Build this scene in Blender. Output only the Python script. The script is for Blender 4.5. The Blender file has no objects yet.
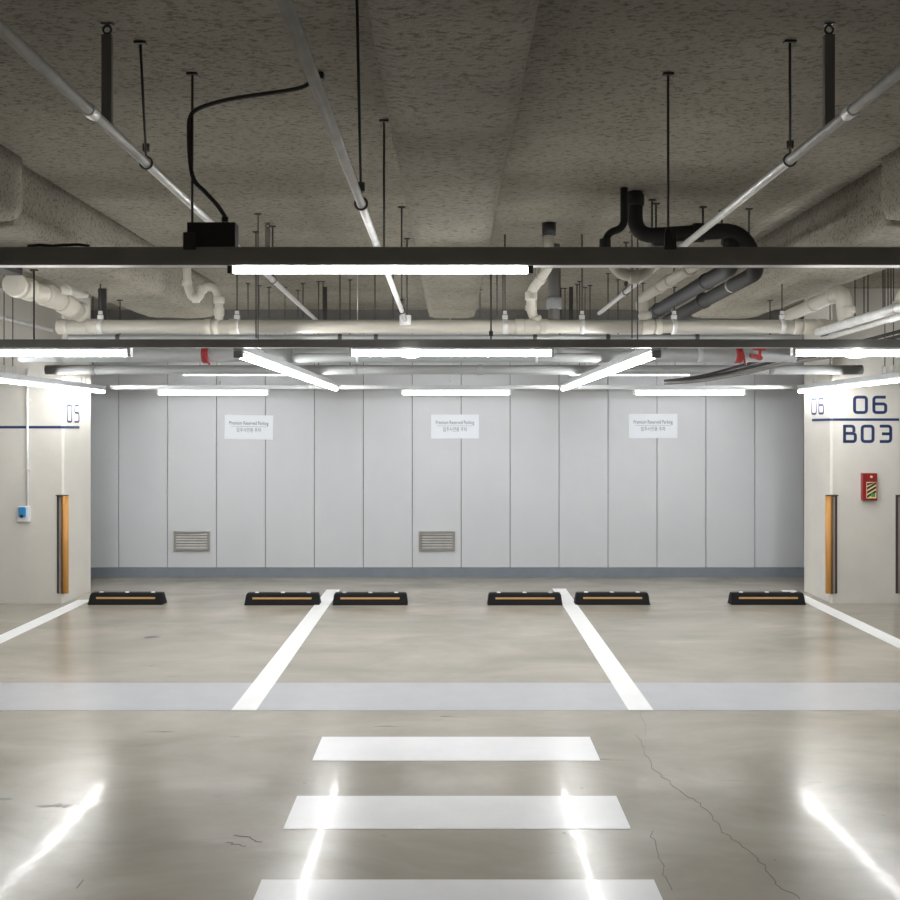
import bpy, bmesh, math, random
from mathutils import Vector, noise, Matrix
random.seed(7)
C = bpy.context.scene.collection
EYE = 1.75; F = 1000.0; VX = 452.0; VY = 430.0
def P(px, py, Z): return Vector(((px-VX)*Z/F, Z, EYE+(VY-py)*Z/F))
CEIL = EYE+1.43
BEAM = EYE+1.08

# ---------------------------------------------------------------- materials
def mat(name, col, rough=0.5, metal=0.0, bump=0.0, bscale=60.0, var=0.0, vscale=3.0, spec=0.5, emit=None, estr=0, bdist=0.01, col2=None):
    m = bpy.data.materials.new(name); m.use_nodes = True
    nt = m.node_tree; b = nt.nodes['Principled BSDF']
    b.inputs['Base Color'].default_value = (*col, 1); b.inputs['Roughness'].default_value = rough
    b.inputs['Metallic'].default_value = metal; b.inputs['Specular IOR Level'].default_value = spec
    tc = nt.nodes.new('ShaderNodeTexCoord')
    if var or col2:
        n = nt.nodes.new('ShaderNodeTexNoise'); n.inputs['Scale'].default_value = vscale; n.inputs['Detail'].default_value = 6
        n.inputs['Roughness'].default_value = 0.6
        nt.links.new(tc.outputs['Object'], n.inputs['Vector'])
        r = nt.nodes.new('ShaderNodeValToRGB')
        r.color_ramp.elements[0].position = 0.3; r.color_ramp.elements[1].position = 0.7
        c2 = col2 or tuple(c*(1+var) for c in col); c1 = tuple(c*(1-var) for c in col) if not col2 else col
        r.color_ramp.elements[0].color = (*c1, 1); r.color_ramp.elements[1].color = (*c2, 1)
        nt.links.new(n.outputs['Fac'], r.inputs['Fac']); nt.links.new(r.outputs['Color'], b.inputs['Base Color'])
    if bump:
        n = nt.nodes.new('ShaderNodeTexNoise'); n.inputs['Scale'].default_value = bscale; n.inputs['Detail'].default_value = 8
        n.inputs['Roughness'].default_value = 0.65
        nt.links.new(tc.outputs['Object'], n.inputs['Vector'])
        bp = nt.nodes.new('ShaderNodeBump'); bp.inputs['Strength'].default_value = bump; bp.inputs['Distance'].default_value = bdist
        nt.links.new(n.outputs['Fac'], bp.inputs['Height']); nt.links.new(bp.outputs['Normal'], b.inputs['Normal'])
    if emit:
        b.inputs['Emission Color'].default_value = (*emit, 1); b.inputs['Emission Strength'].default_value = estr
    return m
M = dict(
  led=mat('led_diffuser', (.9,.9,.9), .4, emit=(1,.995,.985), estr=33),
  ledn=mat('led_diffuser_near', (.9,.9,.9), .4, emit=(1,.995,.985), estr=11.5),
  ledf=mat('led_diffuser_far', (.9,.9,.9), .4, emit=(1,.995,.985), estr=4),
  wall=mat('wall_panel_paint', (.615,.637,.672), .42, var=.03, vscale=1.5, spec=.4),
  wall_gap=mat('joint_shadow_gap', (.13,.13,.14), .8, var=.1),
  base=mat('skirting_paint', (.21,.24,.28), .3, var=.08, vscale=5),
  conc=mat('raw_concrete', (.16,.155,.145), .9, bump=.6, bscale=30, var=.15, vscale=4),
  column=mat('painted_column', (.68,.66,.61), .55, bump=.08, bscale=25, var=.05, vscale=2.2),
  line=mat('white_road_paint', (.86,.87,.87), .38, var=.03, vscale=6, bump=.05, bscale=40),
  band=mat('grey_road_paint', (.44,.45,.47), .30, var=.05, vscale=5, bump=.05, bscale=40),
  zebra=mat('crossing_paint', (.86,.87,.89), .27, var=.04, vscale=4, bump=.03, bscale=14),
  crack=mat('crack_dark', (.10,.095,.085), .6, var=.2),
  stain=mat('floor_stain', (.09,.085,.075), .35, var=.3, vscale=25),
  race=mat('raceway_dark_steel', (.20,.195,.185), .45, metal=.2, var=.08),
  race_lifted=mat('raceway_steel_lightened', (.36,.35,.335), .5, metal=.1, var=.06),  # same dark steel, lightened to stand in for ambient light on the nearest raceway
  galv=mat('galvanised_steel', (.74,.74,.73), .45, metal=.35, var=.12, vscale=14),
  silver=mat('silver_channel', (.55,.57,.58), .38, metal=.6, var=.08),
  pvc=mat('cream_plastic_pipe', (.54,.515,.45), .35, var=.04, vscale=6),
  pipe_grey=mat('grey_painted_pipe', (.35,.365,.365), .5, var=.06, vscale=5),
  pipe_light=mat('light_grey_pipe', (.33,.345,.345), .55, var=.05, vscale=5),
  black=mat('black_steel', (.025,.024,.023), .5, var=.1),
  rod=mat('dark_threaded_rod', (.06,.058,.055), .5, metal=.3, var=.1),
  insul=mat('black_insulation', (.018,.018,.018), .75, var=.15, bump=.1, bscale=30),
  dkpipe=mat('charcoal_pipe', (.024,.025,.028), .6, var=.12),
  rubber=mat('black_rubber', (.008,.008,.009), .75, spec=.25, var=.15, bump=.15, bscale=80),
  yellow=mat('yellow_reflective', (.52,.30,.09), .4, var=.05),
  orange=mat('orange_foam', (.56,.27,.065), .5, var=.04),
  guardblk=mat('guard_black', (.05,.045,.042), .45, var=.1),
  guardgry=mat('guard_grey', (.30,.26,.24), .45, var=.08),
  blue=mat('navy_wall_paint', (.011,.034,.11), .5, var=.05),
  white=mat('white_plastic', (.75,.76,.77), .4, var=.02),
  paper=mat('white_sign_sheet', (.80,.84,.90), .5, var=.02),
  ink=mat('grey_ink', (.16,.17,.20), .6, var=.05),
  red=mat('red_plastic', (.27,.017,.02), .35, var=.06),
  hazy=mat('hazard_cream', (.85,.72,.35), .5, var=.05),
  hazk=mat('hazard_black', (.03,.03,.03), .5, var=.05),
  green=mat('green_mark', (.08,.35,.12), .5, var=.05),
  socket=mat('blue_plastic', (.04,.28,.60), .3, var=.05),
  steel=mat('stainless_grille', (.50,.49,.47), .28, metal=.8, var=.1),
  blade=mat('satin_blade_steel', (.40,.395,.38), .5, metal=.35, var=.12, vscale=9),
  hollow=mat('dark_inside', (.04,.04,.04), .9, var=.1),
)
# sprayed ceiling: coarse fibres with darker pits
def sprayed():
    m = bpy.data.materials.new('sprayed_ceiling'); m.use_nodes = True; nt = m.node_tree; b = nt.nodes['Principled BSDF']
    b.inputs['Roughness'].default_value = .95; b.inputs['Specular IOR Level'].default_value = .15
    tc = nt.nodes.new('ShaderNodeTexCoord')
    n1 = nt.nodes.new('ShaderNodeTexNoise'); n1.inputs['Scale'].default_value = 42; n1.inputs['Detail'].default_value = 5; n1.inputs['Roughness'].default_value = .62
    n2 = nt.nodes.new('ShaderNodeTexNoise'); n2.inputs['Scale'].default_value = 1.3; n2.inputs['Detail'].default_value = 4
    mp = nt.nodes.new('ShaderNodeMapping'); mp.inputs['Scale'].default_value = (.8, 1.3, 1.3)
    nt.links.new(tc.outputs['Object'], mp.inputs['Vector'])
    for n in (n1, n2): nt.links.new(mp.outputs['Vector'], n.inputs['Vector'])
    r = nt.nodes.new('ShaderNodeValToRGB'); e = r.color_ramp.elements
    e[0].position = .34; e[0].color = (.15,.138,.112,1); e[1].position = .50; e[1].color = (.315,.292,.245,1)
    nt.links.new(n1.outputs['Fac'], r.inputs['Fac'])
    r2 = nt.nodes.new('ShaderNodeValToRGB'); e = r2.color_ramp.elements
    e[0].position = .3; e[0].color = (.82,.82,.82,1); e[1].position = .7; e[1].color = (1.1,1.1,1.1,1)
    nt.links.new(n2.outputs['Fac'], r2.inputs['Fac'])
    mx = nt.nodes.new('ShaderNodeMix'); mx.data_type = 'RGBA'; mx.blend_type = 'MULTIPLY'; mx.inputs[0].default_value = 1
    nt.links.new(r.outputs['Color'], mx.inputs[6]); nt.links.new(r2.outputs['Color'], mx.inputs[7])
    nt.links.new(mx.outputs[2], b.inputs['Base Color'])
    bp = nt.nodes.new('ShaderNodeBump'); bp.inputs['Strength'].default_value = .7; bp.inputs['Distance'].default_value = .015
    nt.links.new(n1.outputs['Fac'], bp.inputs['Height']); nt.links.new(bp.outputs['Normal'], b.inputs['Normal'])
    return m
M['spray'] = sprayed()
def epoxy():
    m = bpy.data.materials.new('sealed_concrete_floor'); m.use_nodes = True; nt = m.node_tree; b = nt.nodes['Principled BSDF']
    L = nt.links.new
    tc = nt.nodes.new('ShaderNodeTexCoord')
    mp = nt.nodes.new('ShaderNodeMapping'); mp.inputs['Scale'].default_value = (.55, 1.0, 1); L(tc.outputs['Object'], mp.inputs['Vector'])
    n1 = nt.nodes.new('ShaderNodeTexNoise'); n1.inputs['Scale'].default_value = 1.6; n1.inputs['Detail'].default_value = 9; n1.inputs['Roughness'].default_value = .62; n1.inputs['Distortion'].default_value = .5
    L(mp.outputs['Vector'], n1.inputs['Vector'])
    r = nt.nodes.new('ShaderNodeValToRGB'); e = r.color_ramp.elements
    e[0].position = .30; e[0].color = (.275,.254,.213,1); e[1].position = .68; e[1].color = (.425,.395,.337,1)
    L(n1.outputs['Fac'], r.inputs['Fac'])
    # dark scuffs
    n2 = nt.nodes.new('ShaderNodeTexNoise'); n2.inputs['Scale'].default_value = 3.1; n2.inputs['Detail'].default_value = 5; n2.inputs['Distortion'].default_value = 1.2
    mp2 = nt.nodes.new('ShaderNodeMapping'); mp2.inputs['Scale'].default_value = (.5, 1.7, 1); L(tc.outputs['Object'], mp2.inputs['Vector']); L(mp2.outputs['Vector'], n2.inputs['Vector'])
    r2 = nt.nodes.new('ShaderNodeValToRGB'); e = r2.color_ramp.elements
    e[0].position = .70; e[0].color = (1,1,1,1); e[1].position = .76; e[1].color = (.62,.61,.60,1)
    L(n2.outputs['Fac'], r2.inputs['Fac'])
    mx = nt.nodes.new('ShaderNodeMix'); mx.data_type = 'RGBA'; mx.blend_type = 'MULTIPLY'; mx.inputs[0].default_value = 1
    L(r.outputs['Color'], mx.inputs[6]); L(r2.outputs['Color'], mx.inputs[7]); L(mx.outputs[2], b.inputs['Base Color'])
    rr = nt.nodes.new('ShaderNodeMapRange'); rr.inputs[3].default_value = .19; rr.inputs[4].default_value = .265
    L(n1.outputs['Fac'], rr.inputs[0]); L(rr.outputs[0], b.inputs['Roughness'])
    b.inputs['Specular IOR Level'].default_value = .4
    b.inputs['Coat Weight'].default_value = .10; b.inputs['Coat Roughness'].default_value = .05
    n4 = nt.nodes.new('ShaderNodeTexNoise'); n4.inputs['Scale'].default_value = 2.4; n4.inputs['Detail'].default_value = 5; L(tc.outputs['Object'], n4.inputs['Vector'])
    b4 = nt.nodes.new('ShaderNodeBump'); b4.inputs['Strength'].default_value = .5; b4.inputs['Distance'].default_value = .006
    L(n4.outputs['Fac'], b4.inputs['Height']); L(b4.outputs['Normal'], b.inputs['Coat Normal'])
    n3 = nt.nodes.new('ShaderNodeTexNoise'); n3.inputs['Scale'].default_value = 5.0; n3.inputs['Detail'].default_value = 4
    L(tc.outputs['Object'], n3.inputs['Vector'])
    bp = nt.nodes.new('ShaderNodeBump'); bp.inputs['Strength'].default_value = .3; bp.inputs['Distance'].default_value = .004
    L(n3.outputs['Fac'], bp.inputs['Height']); L(bp.outputs['Normal'], b.inputs['Normal'])
    return m
M['floor'] = epoxy()
for k_, w_ in (('zebra', .12), ('band', .1), ('line', .05)):
    b_ = M[k_].node_tree.nodes['Principled BSDF']; b_.inputs['Coat Weight'].default_value = w_; b_.inputs['Coat Roughness'].default_value = .08

# ---------------------------------------------------------------- mesh helpers
def box(bm, x0, x1, y0, y1, z0, z1, bev=0):
    r = bmesh.ops.create_cube(bm, size=1)
    vs = r['verts']
    for v in vs: v.co = Vector(((x0+x1)/2+v.co.x*(x1-x0), (y0+y1)/2+v.co.y*(y1-y0), (z0+z1)/2+v.co.z*(z1-z0)))
    if bev:
        es = {e for v in vs for e in v.link_edges}
        bmesh.ops.bevel(bm, geom=list(es), offset=bev, segments=2, affect='EDGES', profile=.6)
def fillet(pts, r, n=6, closed=False):
    pts = [Vector(p) for p in pts]; out = []
    N = len(pts)
    for i, p in enumerate(pts):
        if not closed and i in (0, N-1): out.append(p); continue
        a = pts[(i-1) % N]-p; b = pts[(i+1) % N]-p
        rr = min(r, a.length*.49, b.length*.49)
        A = p+a.normalized()*rr; B = p+b.normalized()*rr
        for k in range(n+1):
            t = k/n
            out.append(A*(1-t)**2+p*2*t*(1-t)+B*t*t)
    return out
def tube(bm, pts, r, seg=14, bend=None, caps=True, radii=None):
    pts = [Vector(p) for p in pts]
    if bend: pts = fillet(pts, bend)
    q = [pts[0]]
    for p in pts[1:]:
        if (p-q[-1]).length > 1e-5: q.append(p)
    pts = q
    T = []
    for i in range(len(pts)):
        a = pts[max(i-1, 0)]; b = pts[min(i+1, len(pts)-1)]
        T.append((b-a).normalized())
    up = Vector((0,0,1)) if abs(T[0].z) < .9 else Vector((0,1,0))
    nrm = (up - T[0]*up.dot(T[0])).normalized()
    rings = []
    for i, p in enumerate(pts):
        nrm = (nrm - T[i]*nrm.dot(T[i])).normalized(); bn = T[i].cross(nrm)
        R = radii[i] if radii else r
        rings.append([bm.verts.new(p+(nrm*math.cos(2*math.pi*k/seg)+bn*math.sin(2*math.pi*k/seg))*R) for k in range(seg)])
    for a, b in zip(rings, rings[1:]):
        for k in range(seg):
            f = bm.faces.new((a[k], a[(k+1) % seg], b[(k+1) % seg], b[k])); f.smooth = True
    if caps:
        bm.faces.new(rings[0][::-1]); bm.faces.new(rings[-1])
def collar(bm, c, d, r, w, seg=20):
    d = Vector(d).normalized(); c = Vector(c)
    tube(bm, [c-d*w/2, c-d*w*.35, c+d*w*.35, c+d*w/2], r, seg, radii=[r*.93, r, r, r*.93])
def ribbon(bm, pts, w, th, U, V, N, O, closed=False, rnd=0):
    """flat painted stroke along 2-D points, in the plane U,V at O, thickness th along N"""
    pts = [Vector((p[0], p[1], 0)) for p in pts]
    if rnd: pts = fillet(pts, rnd, 5, closed)
    n = len(pts); Ls = []
    for i, p in enumerate(pts):
        if closed: a, b = pts[i-1], pts[(i+1) % n]
        else: a, b = pts[max(i-1, 0)], pts[min(i+1, n-1)]
        d1 = (p-a).normalized() if (p-a).length > 1e-7 else (b-p).normalized()
        d2 = (b-p).normalized() if (b-p).length > 1e-7 else d1
        t = (d1+d2).normalized(); nn = Vector((-t.y, t.x, 0)); s = 1/max(.5, nn.dot(Vector((-d1.y, d1.x, 0))))
        Ls.append((p+nn*w/2*s, p-nn*w/2*s))
    def W(q, h): return O+U*q.x+V*q.y+N*h
    vs = [[bm.verts.new(W(l, 0)), bm.verts.new(W(r, 0)), bm.verts.new(W(r, th)), bm.verts.new(W(l, th))] for l, r in Ls]
    rng = range(n) if closed else range(n-1)
    for i in rng:
        a, b = vs[i], vs[(i+1) % n]
        for k in range(4): bm.faces.new((a[k], a[(k+1) % 4], b[(k+1) % 4], b[k]))
    if not closed: bm.faces.new(vs[0]); bm.faces.new(vs[-1][::-1])
def origin_of(o):
    v = Vector((0,0,0))
    while o: v += o.location; o = o.parent
    return v
def obj(name, bm, m, parent=None, loc=None, label=None, smooth=False, **tags):
    me = bpy.data.meshes.new(name)
    base = origin_of(parent) if parent else (Vector(loc) if loc is not None else Vector((0,0,0)))
    bmesh.ops.translate(bm, verts=bm.verts, vec=-base)
    bmesh.ops.recalc_face_normals(bm, faces=bm.faces)
    if smooth:
        for f in bm.faces: f.smooth = True
    bm.to_mesh(me); bm.free()
    for mm in (m if isinstance(m, (list, tuple)) else [m]): me.materials.append(M[mm])
    o = bpy.data.objects.new(name, me); C.objects.link(o)
    if parent: o.parent = parent
    else: o.location = base
    if label: o['label'] = label
    for k, v in tags.items(): o[k] = v
    return o
def thing(name, label, cat, loc, group=None):
    o = bpy.data.objects.new(name, None); C.objects.link(o); o.location = loc; o.empty_display_size = .1
    o['label'] = label; o['category'] = cat
    if group: o['group'] = group
    return o
def struct(name, bm, m, loc=None, **k): return obj(name, bm, m, None, loc, kind='structure', **k)
def dup(root, loc, label, group=None):
    r = root.copy(); C.objects.link(r); r.location = loc; r['label'] = label
    if group: r['group'] = group
    def rec(a, b):
        for ch in list(a.children):
            c = ch.copy(); C.objects.link(c); c.parent = b; rec(ch, c)
    rec(root, r); return r
def B(): return bmesh.new()

# ---------------------------------------------------------------- room shell
XL, XR, YB, YF = -9.5, 9.5, -7.0, 11.90
bm = B(); box(bm, XL-.2, XR+.2, YB-.2, YF+.3, -.2, 0); floor = struct('floor', bm, 'floor')
bm = B(); box(bm, XL-.2, XR+.2, YB-.2, YF+.3, CEIL, CEIL+.25); struct('ceiling', bm, 'spray')
bm = B(); box(bm, XL-.2, XL, YB, YF, 0, CEIL); struct('wall_left', bm, 'column')
bm = B(); box(bm, XR, XR+.2, YB, YF, 0, CEIL); struct('wall_right', bm, 'column')
bm = B(); box(bm, XL-.2, XR+.2, YB-.2, YB, 0, CEIL); struct('wall_front', bm, 'column')
# back wall: backing plus metal panels separated by narrow joints
bm = B(); box(bm, XL-.2, XR+.2, YF+.02, YF+.3, 0, CEIL)
for f in bm.faces: f.material_index = 0
pitch = .5825; x0 = -3.968-pitch*10
n0 = len(bm.faces)
ptop = EYE+1.29; pbot = .115
k = 0
while x0+pitch*k < XR:
    a = max(XL, x0+pitch*k+.004); b = min(XR, x0+pitch*(k+1)-.004)
    if b > a: box(bm, a, b, YF, YF+.025, pbot, ptop, .002)
    k += 1
bm.faces.ensure_lookup_table()
for i, f in enumerate(bm.faces):
    if i >= n0: f.material_index = 1
    elif f.calc_center_median().y < YF+.05: f.material_index = 0
struct('wall_back', bm, ['wall_gap', 'wall'])
bm = B(); box(bm, XL, XR, YF-.012, YF+.019, .0, .112, .003)
struct('baseboard_back', bm, 'base')
bm = B(); box(bm, XL, XR, YF-.01, YF+.019, EYE+1.30, CEIL); struct('trim_1', bm, 'conc')

# beams: wobbly sprayed edges
def beam(name, xa, xb, ya, yb, z0, z1):
    bm = B(); nx, ny, nz = 6, int((yb-ya)/.10), 4
    def pt(i, j, k):
        p = Vector((xa+(xb-xa)*i/nx, ya+(yb-ya)*j/ny, z0+(z1-z0)*k/nz))
        if k < nz:
            cx = (i/nx-.5)*2; 
            if abs(cx) == 1 and k == 0: p.x -= cx*.018; p.z += .012
            if j == ny and k == 0: p.z += .025; p.y -= .02
            d = noise.noise_vector(p*4)*.007+noise.noise_vector(p*13)*.004; p += Vector((d.x, 0, d.z if k == 0 else 0))
        return p
    g = {}
    def V(i, j, k):
        if (i, j, k) not in g: g[(i, j, k)] = bm.verts.new(pt(i, j, k))
        return g[(i, j, k)]
    def q(*a): 
        f = bm.faces.new(a); f.smooth = True
    for j in range(ny):
        for i in range(nx): q(V(i,j,0), V(i+1,j,0), V(i+1,j+1,0), V(i,j+1,0)); q(V(i,j,nz), V(i,j+1,nz), V(i+1,j+1,nz), V(i+1,j,nz))
        for k in range(nz):
            q(V(0,j,k), V(0,j+1,k), V(0,j+1,k+1), V(0,j,k+1)); q(V(nx,j,k), V(nx,j,k+1), V(nx,j+1,k+1), V(nx,j+1,k))
    for i in range(nx):
        for k in range(nz):
            q(V(i,0,k), V(i,0,k+1), V(i+1,0,k+1), V(i+1,0,k)); q(V(i,ny,k), V(i+1,ny,k), V(i+1,ny,k+1), V(i,ny,k+1))
    return struct(name, bm, 'spray')
beam('trim_2', -.235, .235, YB, 9.75, BEAM, CEIL)
beam('trim_3', -2.95, -2.31, 5.28, 9.75, BEAM, CEIL)
beam('trim_4', 2.31, 2.95, 5.28, 9.75, BEAM, CEIL)
beam('trim_5', -2.95, -2.26, YB, 5.26, BEAM-.01, CEIL)
beam('trim_6', 2.26, 2.95, YB, 5.26, BEAM-.01, CEIL)

# columns
CL, CRX, CF, CB = -3.925, 3.825, 10.10, 10.88
bm = B(); box(bm, CL-.68, CL, CF, CB, 0, CEIL)
bmesh.ops.bevel(bm, geom=[e for e in bm.edges if abs(e.verts[0].co.z-e.verts[1].co.z) > 1], offset=.018, segments=1, affect='EDGES')
struct('column_left', bm, 'column')
bm = B(); box(bm, CRX, CRX+.715, CF, CB, 0, CEIL)
bmesh.ops.bevel(bm, geom=[e for e in bm.edges if abs(e.verts[0].co.z-e.verts[1].co.z) > 1], offset=.018, segments=1, affect='EDGES')
struct('column_right', bm, 'column')

# ---------------------------------------------------------------- painted markings
def quad_paint(name, pts, m, label, cat, group=None, th=.0015):
    c = sum((Vector((*p, 0)) for p in pts), Vector())/len(pts)
    bm = B(); lo = [bm.verts.new((p[0], p[1], .0002)) for p in pts]; hi = [bm.verts.new((p[0], p[1], th)) for p in pts]
    bm.faces.new(lo[::-1]); bm.faces.new(hi)
    for i in range(len(pts)): bm.faces.new((lo[i], lo[(i+1) % len(pts)], hi[(i+1) % len(pts)], hi[i]))
    o = obj(name, bm, m, None, c, label=label, category=cat)
    if group: o['group'] = group
    return o
quad_paint('aisle_band', [(-9.4,6.24),(9.4,6.24),(9.4,6.92),(-9.4,6.92)], 'band', 'wide pale grey painted band crossing the whole floor in front of the bays', 'floor marking')
gl = 'white lines dividing the parking bays'
for x, y1, lb in ((-1.30, 10.95, 'white bay line on floor between the second and third wheel stops from left'),
                  (1.18, 11.02, 'white bay line on floor between the fourth and fifth wheel stops from left'),
                  (-3.775, 10.30, 'white bay line running from left column toward lower left'),
                  (3.66, 10.9, 'white bay line running from right column toward lower right')):
    quad_paint('parking_line', [(x-.078,6.24),(x+.078,6.24),(x+.074,y1),(x-.074,y1)], 'line', lb, 'floor marking', gl, .0028)
for y0, y1, lb in ((5.29,5.70,'white crossing stripe farthest from camera, just before grey band'),
                   (4.385,4.78,'white crossing stripe in the middle of the three'),
                   (3.48,3.89,'white crossing stripe nearest the camera, cut by the bottom edge')):
    quad_paint('crossing_stripe', [(-.74,y0),(.785,y0),(.785,y1),(-.74,y1)], 'zebra', lb, 'floor marking', 'pedestrian crossing stripes')
# hairline cracks in the slab
def fl(px, py): 
    Z = EYE*F/(py-VY); return ((px-VX)*Z/F, Z)
def crack(pxs, w, seed):
    rnd = random.Random(seed); pts = []
    base = [fl(*p) for p in pxs]
    for (a, b) in zip(base, base[1:]):
        n = 7
        for k in range(n):
            t = k/n; pts.append((a[0]+(b[0]-a[0])*t+rnd.uniform(-.012,.012), a[1]+(b[1]-a[1])*t+rnd.uniform(-.012,.012)))
    pts.append(base[-1])
    bm = B(); ribbon(bm, pts, w, .0006, Vector((1,0,0)), Vector((0,1,0)), Vector((0,0,1)), Vector((0,0,.0001)))
    return obj('floor_crack', bm, 'crack', floor)
crack([(638,736),(652,768),(680,790),(702,806),(724,832),(758,858),(776,885),(800,899)], .0035, 1)
crack([(651,832),(660,862),(672,890)], .003, 2)
crack([(640,700),(645,735)], .002, 3)
crack([(236,834),(262,842)], .005, 4)
crack([(225,843),(246,846)], .004, 5)

# dark tyre and water marks
def stain(px, py, w, d, seed, m='stain'):
    rnd = random.Random(seed); cx, cy = fl(px, py); bm = B(); n = 16
    r = [rnd.uniform(.6, 1.0) for _ in range(n)]
    lo = [bm.verts.new((cx+math.cos(2*math.pi*k/n)*w*r[k], cy+math.sin(2*math.pi*k/n)*d*r[k], .0001)) for k in range(n)]
    hi = [bm.verts.new(v.co+Vector((0,0,.0004))) for v in lo]
    bm.faces.new(hi); bm.faces.new(lo[::-1])
    for k in range(n): bm.faces.new((lo[k], lo[(k+1)%n], hi[(k+1)%n], hi[k]))
    return obj('floor_stain', bm, m, floor)
for i, (px, py, w, d) in enumerate(((152,637,.075,.05),(149,665,.02,.035),(156,666,.028,.02),(15,678,.035,.03),(170,681,.04,.02),(335,655,.02,.02),(46,806,.05,.02),(58,805,.03,.03),(66,806,.02,.03),(5,799,.05,.02),(79,804,.008,.012),(305,783,.012,.01),(582,788,.010,.010),(564,833,.010,.008),(883,815,.009,.008),(574,829,.006,.006),(775,860,.004,.01),(80,884,.006,.05))):
    stain(px, py, w, d, i)
# ---------------------------------------------------------------- wheel stops
def wheel_stop(loc, label):
    t = thing('wheel_stop', label, 'wheel stop', loc, 'wheel stops at the rear of the bays')
    ox, oy, _ = loc
    w, d, h = .375, .078, .115
    bm = B()
    # cross-section swept along x, ends slope inwards
    prof = [(-d,0),(-d,.015),(-d*.62,h*.88),(-d*.45,h),(d*.45,h),(d*.62,h*.88),(d,.015),(d,0)]
    rings = []
    for xx, s, hs in ((-w,1,.15),(-w+.012,1,.86),(-w+.022,1,.985),(-w+.035,1,1),(w-.035,1,1),(w-.022,1,.985),(w-.012,1,.86),(w,1,.15)):
        rings.append([bm.verts.new((ox+xx, oy+p[0]*s, p[1]*hs)) for p in prof])
    for a, b in zip(rings, rings[1:]):
        for k in range(8): bm.faces.new((a[k], a[(k+1) % 8], b[(k+1) % 8], b[k]))
    bm.faces.new(rings[0]); bm.faces.new(rings[-1][::-1])
    obj('stop_body', bm, 'rubber', t)
    bm = B()
    # reflective strip lies on the sloping front face
    sl = Vector((0, -d*.62+d, h*.88-.015)); sl.normalize(); nn = Vector((0,-sl.z, sl.y))
    c = Vector((ox, oy-d*.765, .066))
    for sx in (-.295,):
        pts = []
        for (u, v) in ((-.295,-.009),(.295,-.009),(.295,.009),(-.295,.009)):
            pts.append(c+Vector((u,0,0))+sl*v+nn*.001)
        lo = [bm.verts.new(p) for p in pts]; hi = [bm.verts.new(p+nn*.004) for p in pts]
        bm.faces.new(hi); bm.faces.new(lo[::-1])
        for i in range(4): bm.faces.new((lo[i], lo[(i+1)%4], hi[(i+1)%4], hi[i]))
    obj('reflective_strip', bm, 'yellow', t, label='yellow reflective strip')
    for dx in (-.26, 0, .26):
        bm = B(); tube(bm, [(ox+dx, oy-.01, h-.004), (ox+dx, oy-.01, h+.006)], .02, 12)
        obj('bolt_cap', bm, 'galv', t)
    return t
ws = [(-3.27,'black wheel stop with yellow strip, beside the left column'),
      (-1.70,'black wheel stop with yellow strip, just left of the left bay line'),
      (-.82,'black wheel stop with yellow strip, just right of the left bay line'),
      (.73,'black wheel stop with yellow strip, just left of the right bay line'),
      (1.61,'black wheel stop with yellow strip, just right of the right bay line'),
      (3.17,'black wheel stop with yellow strip, beside the right column')]
w0 = wheel_stop((ws[0][0], 10.08, 0), ws[0][1])
for x, lb in ws[1:]: dup(w0, (x, 10.08 - (.02 if x < 1 else 0), 0), lb)

# ---------------------------------------------------------------- column corner guards
def guard(x, s, label, z0=.10, z1=1.09):
    """s: +1 when the free side face lies towards +x"""
    t = thing('corner_guard', label, 'corner guard', (x, CF, z0), 'foam corner guards on the columns')
    w, th = .062, .012
    f = .001
    # front leaf
    bm = B()
    xa, xb = (x-w*s, x+th*s+f*s)
    box(bm, min(xa,xb), max(xa,xb), CF-th-f, CF-f, z0, z1, .004); obj('front_leaf', bm, 'guardblk', t)
    bm = B(); xa, xb = x-w*.62*s, x-w*.30*s
    box(bm, min(xa,xb), max(xa,xb), CF-th-.004, CF-th+.002, z0+.004, z1-.012, .001); obj('grey_stripe', bm, 'guardgry', t)
    # side leaf
    bm = B(); xa, xb = (x+f*s, x+(th+f)*s)
    box(bm, min(xa,xb), max(xa,xb), CF-f, CF+.10, z0, z1, .004); obj('side_leaf', bm, 'guardblk', t)
    # orange bulb wrapping the corner
    bm = B(); tube(bm, [(x+.020*s, CF-.005, z0+.002), (x+.020*s, CF-.005, z1-.006)], .034, 20); obj('orange_strip', bm, 'orange', t, label='orange stripe')
    bm = B(); xa, xb = x+.004*s, x+.008*s
    box(bm, min(xa,xb), max(xa,xb), CF-.0385, CF-.034, z0+.003, z1-.008); obj('dark_groove', bm, 'guardblk', t)
    bm = B(); xa, xb = x-w*s, x+.056*s
    box(bm, min(xa,xb), max(xa,xb), CF-.042, CF-f, z1-.004, z1+.006, .001); obj('top_cap', bm, 'guardblk', t)
guard(CL, 1, 'orange and black corner guard on the left column')
guard(CRX, -1, 'orange and black corner guard on inner corner of the right column')
guard(CRX+.715, 1, 'corner guard on outer corner of the right column, cut by right edge')

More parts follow.
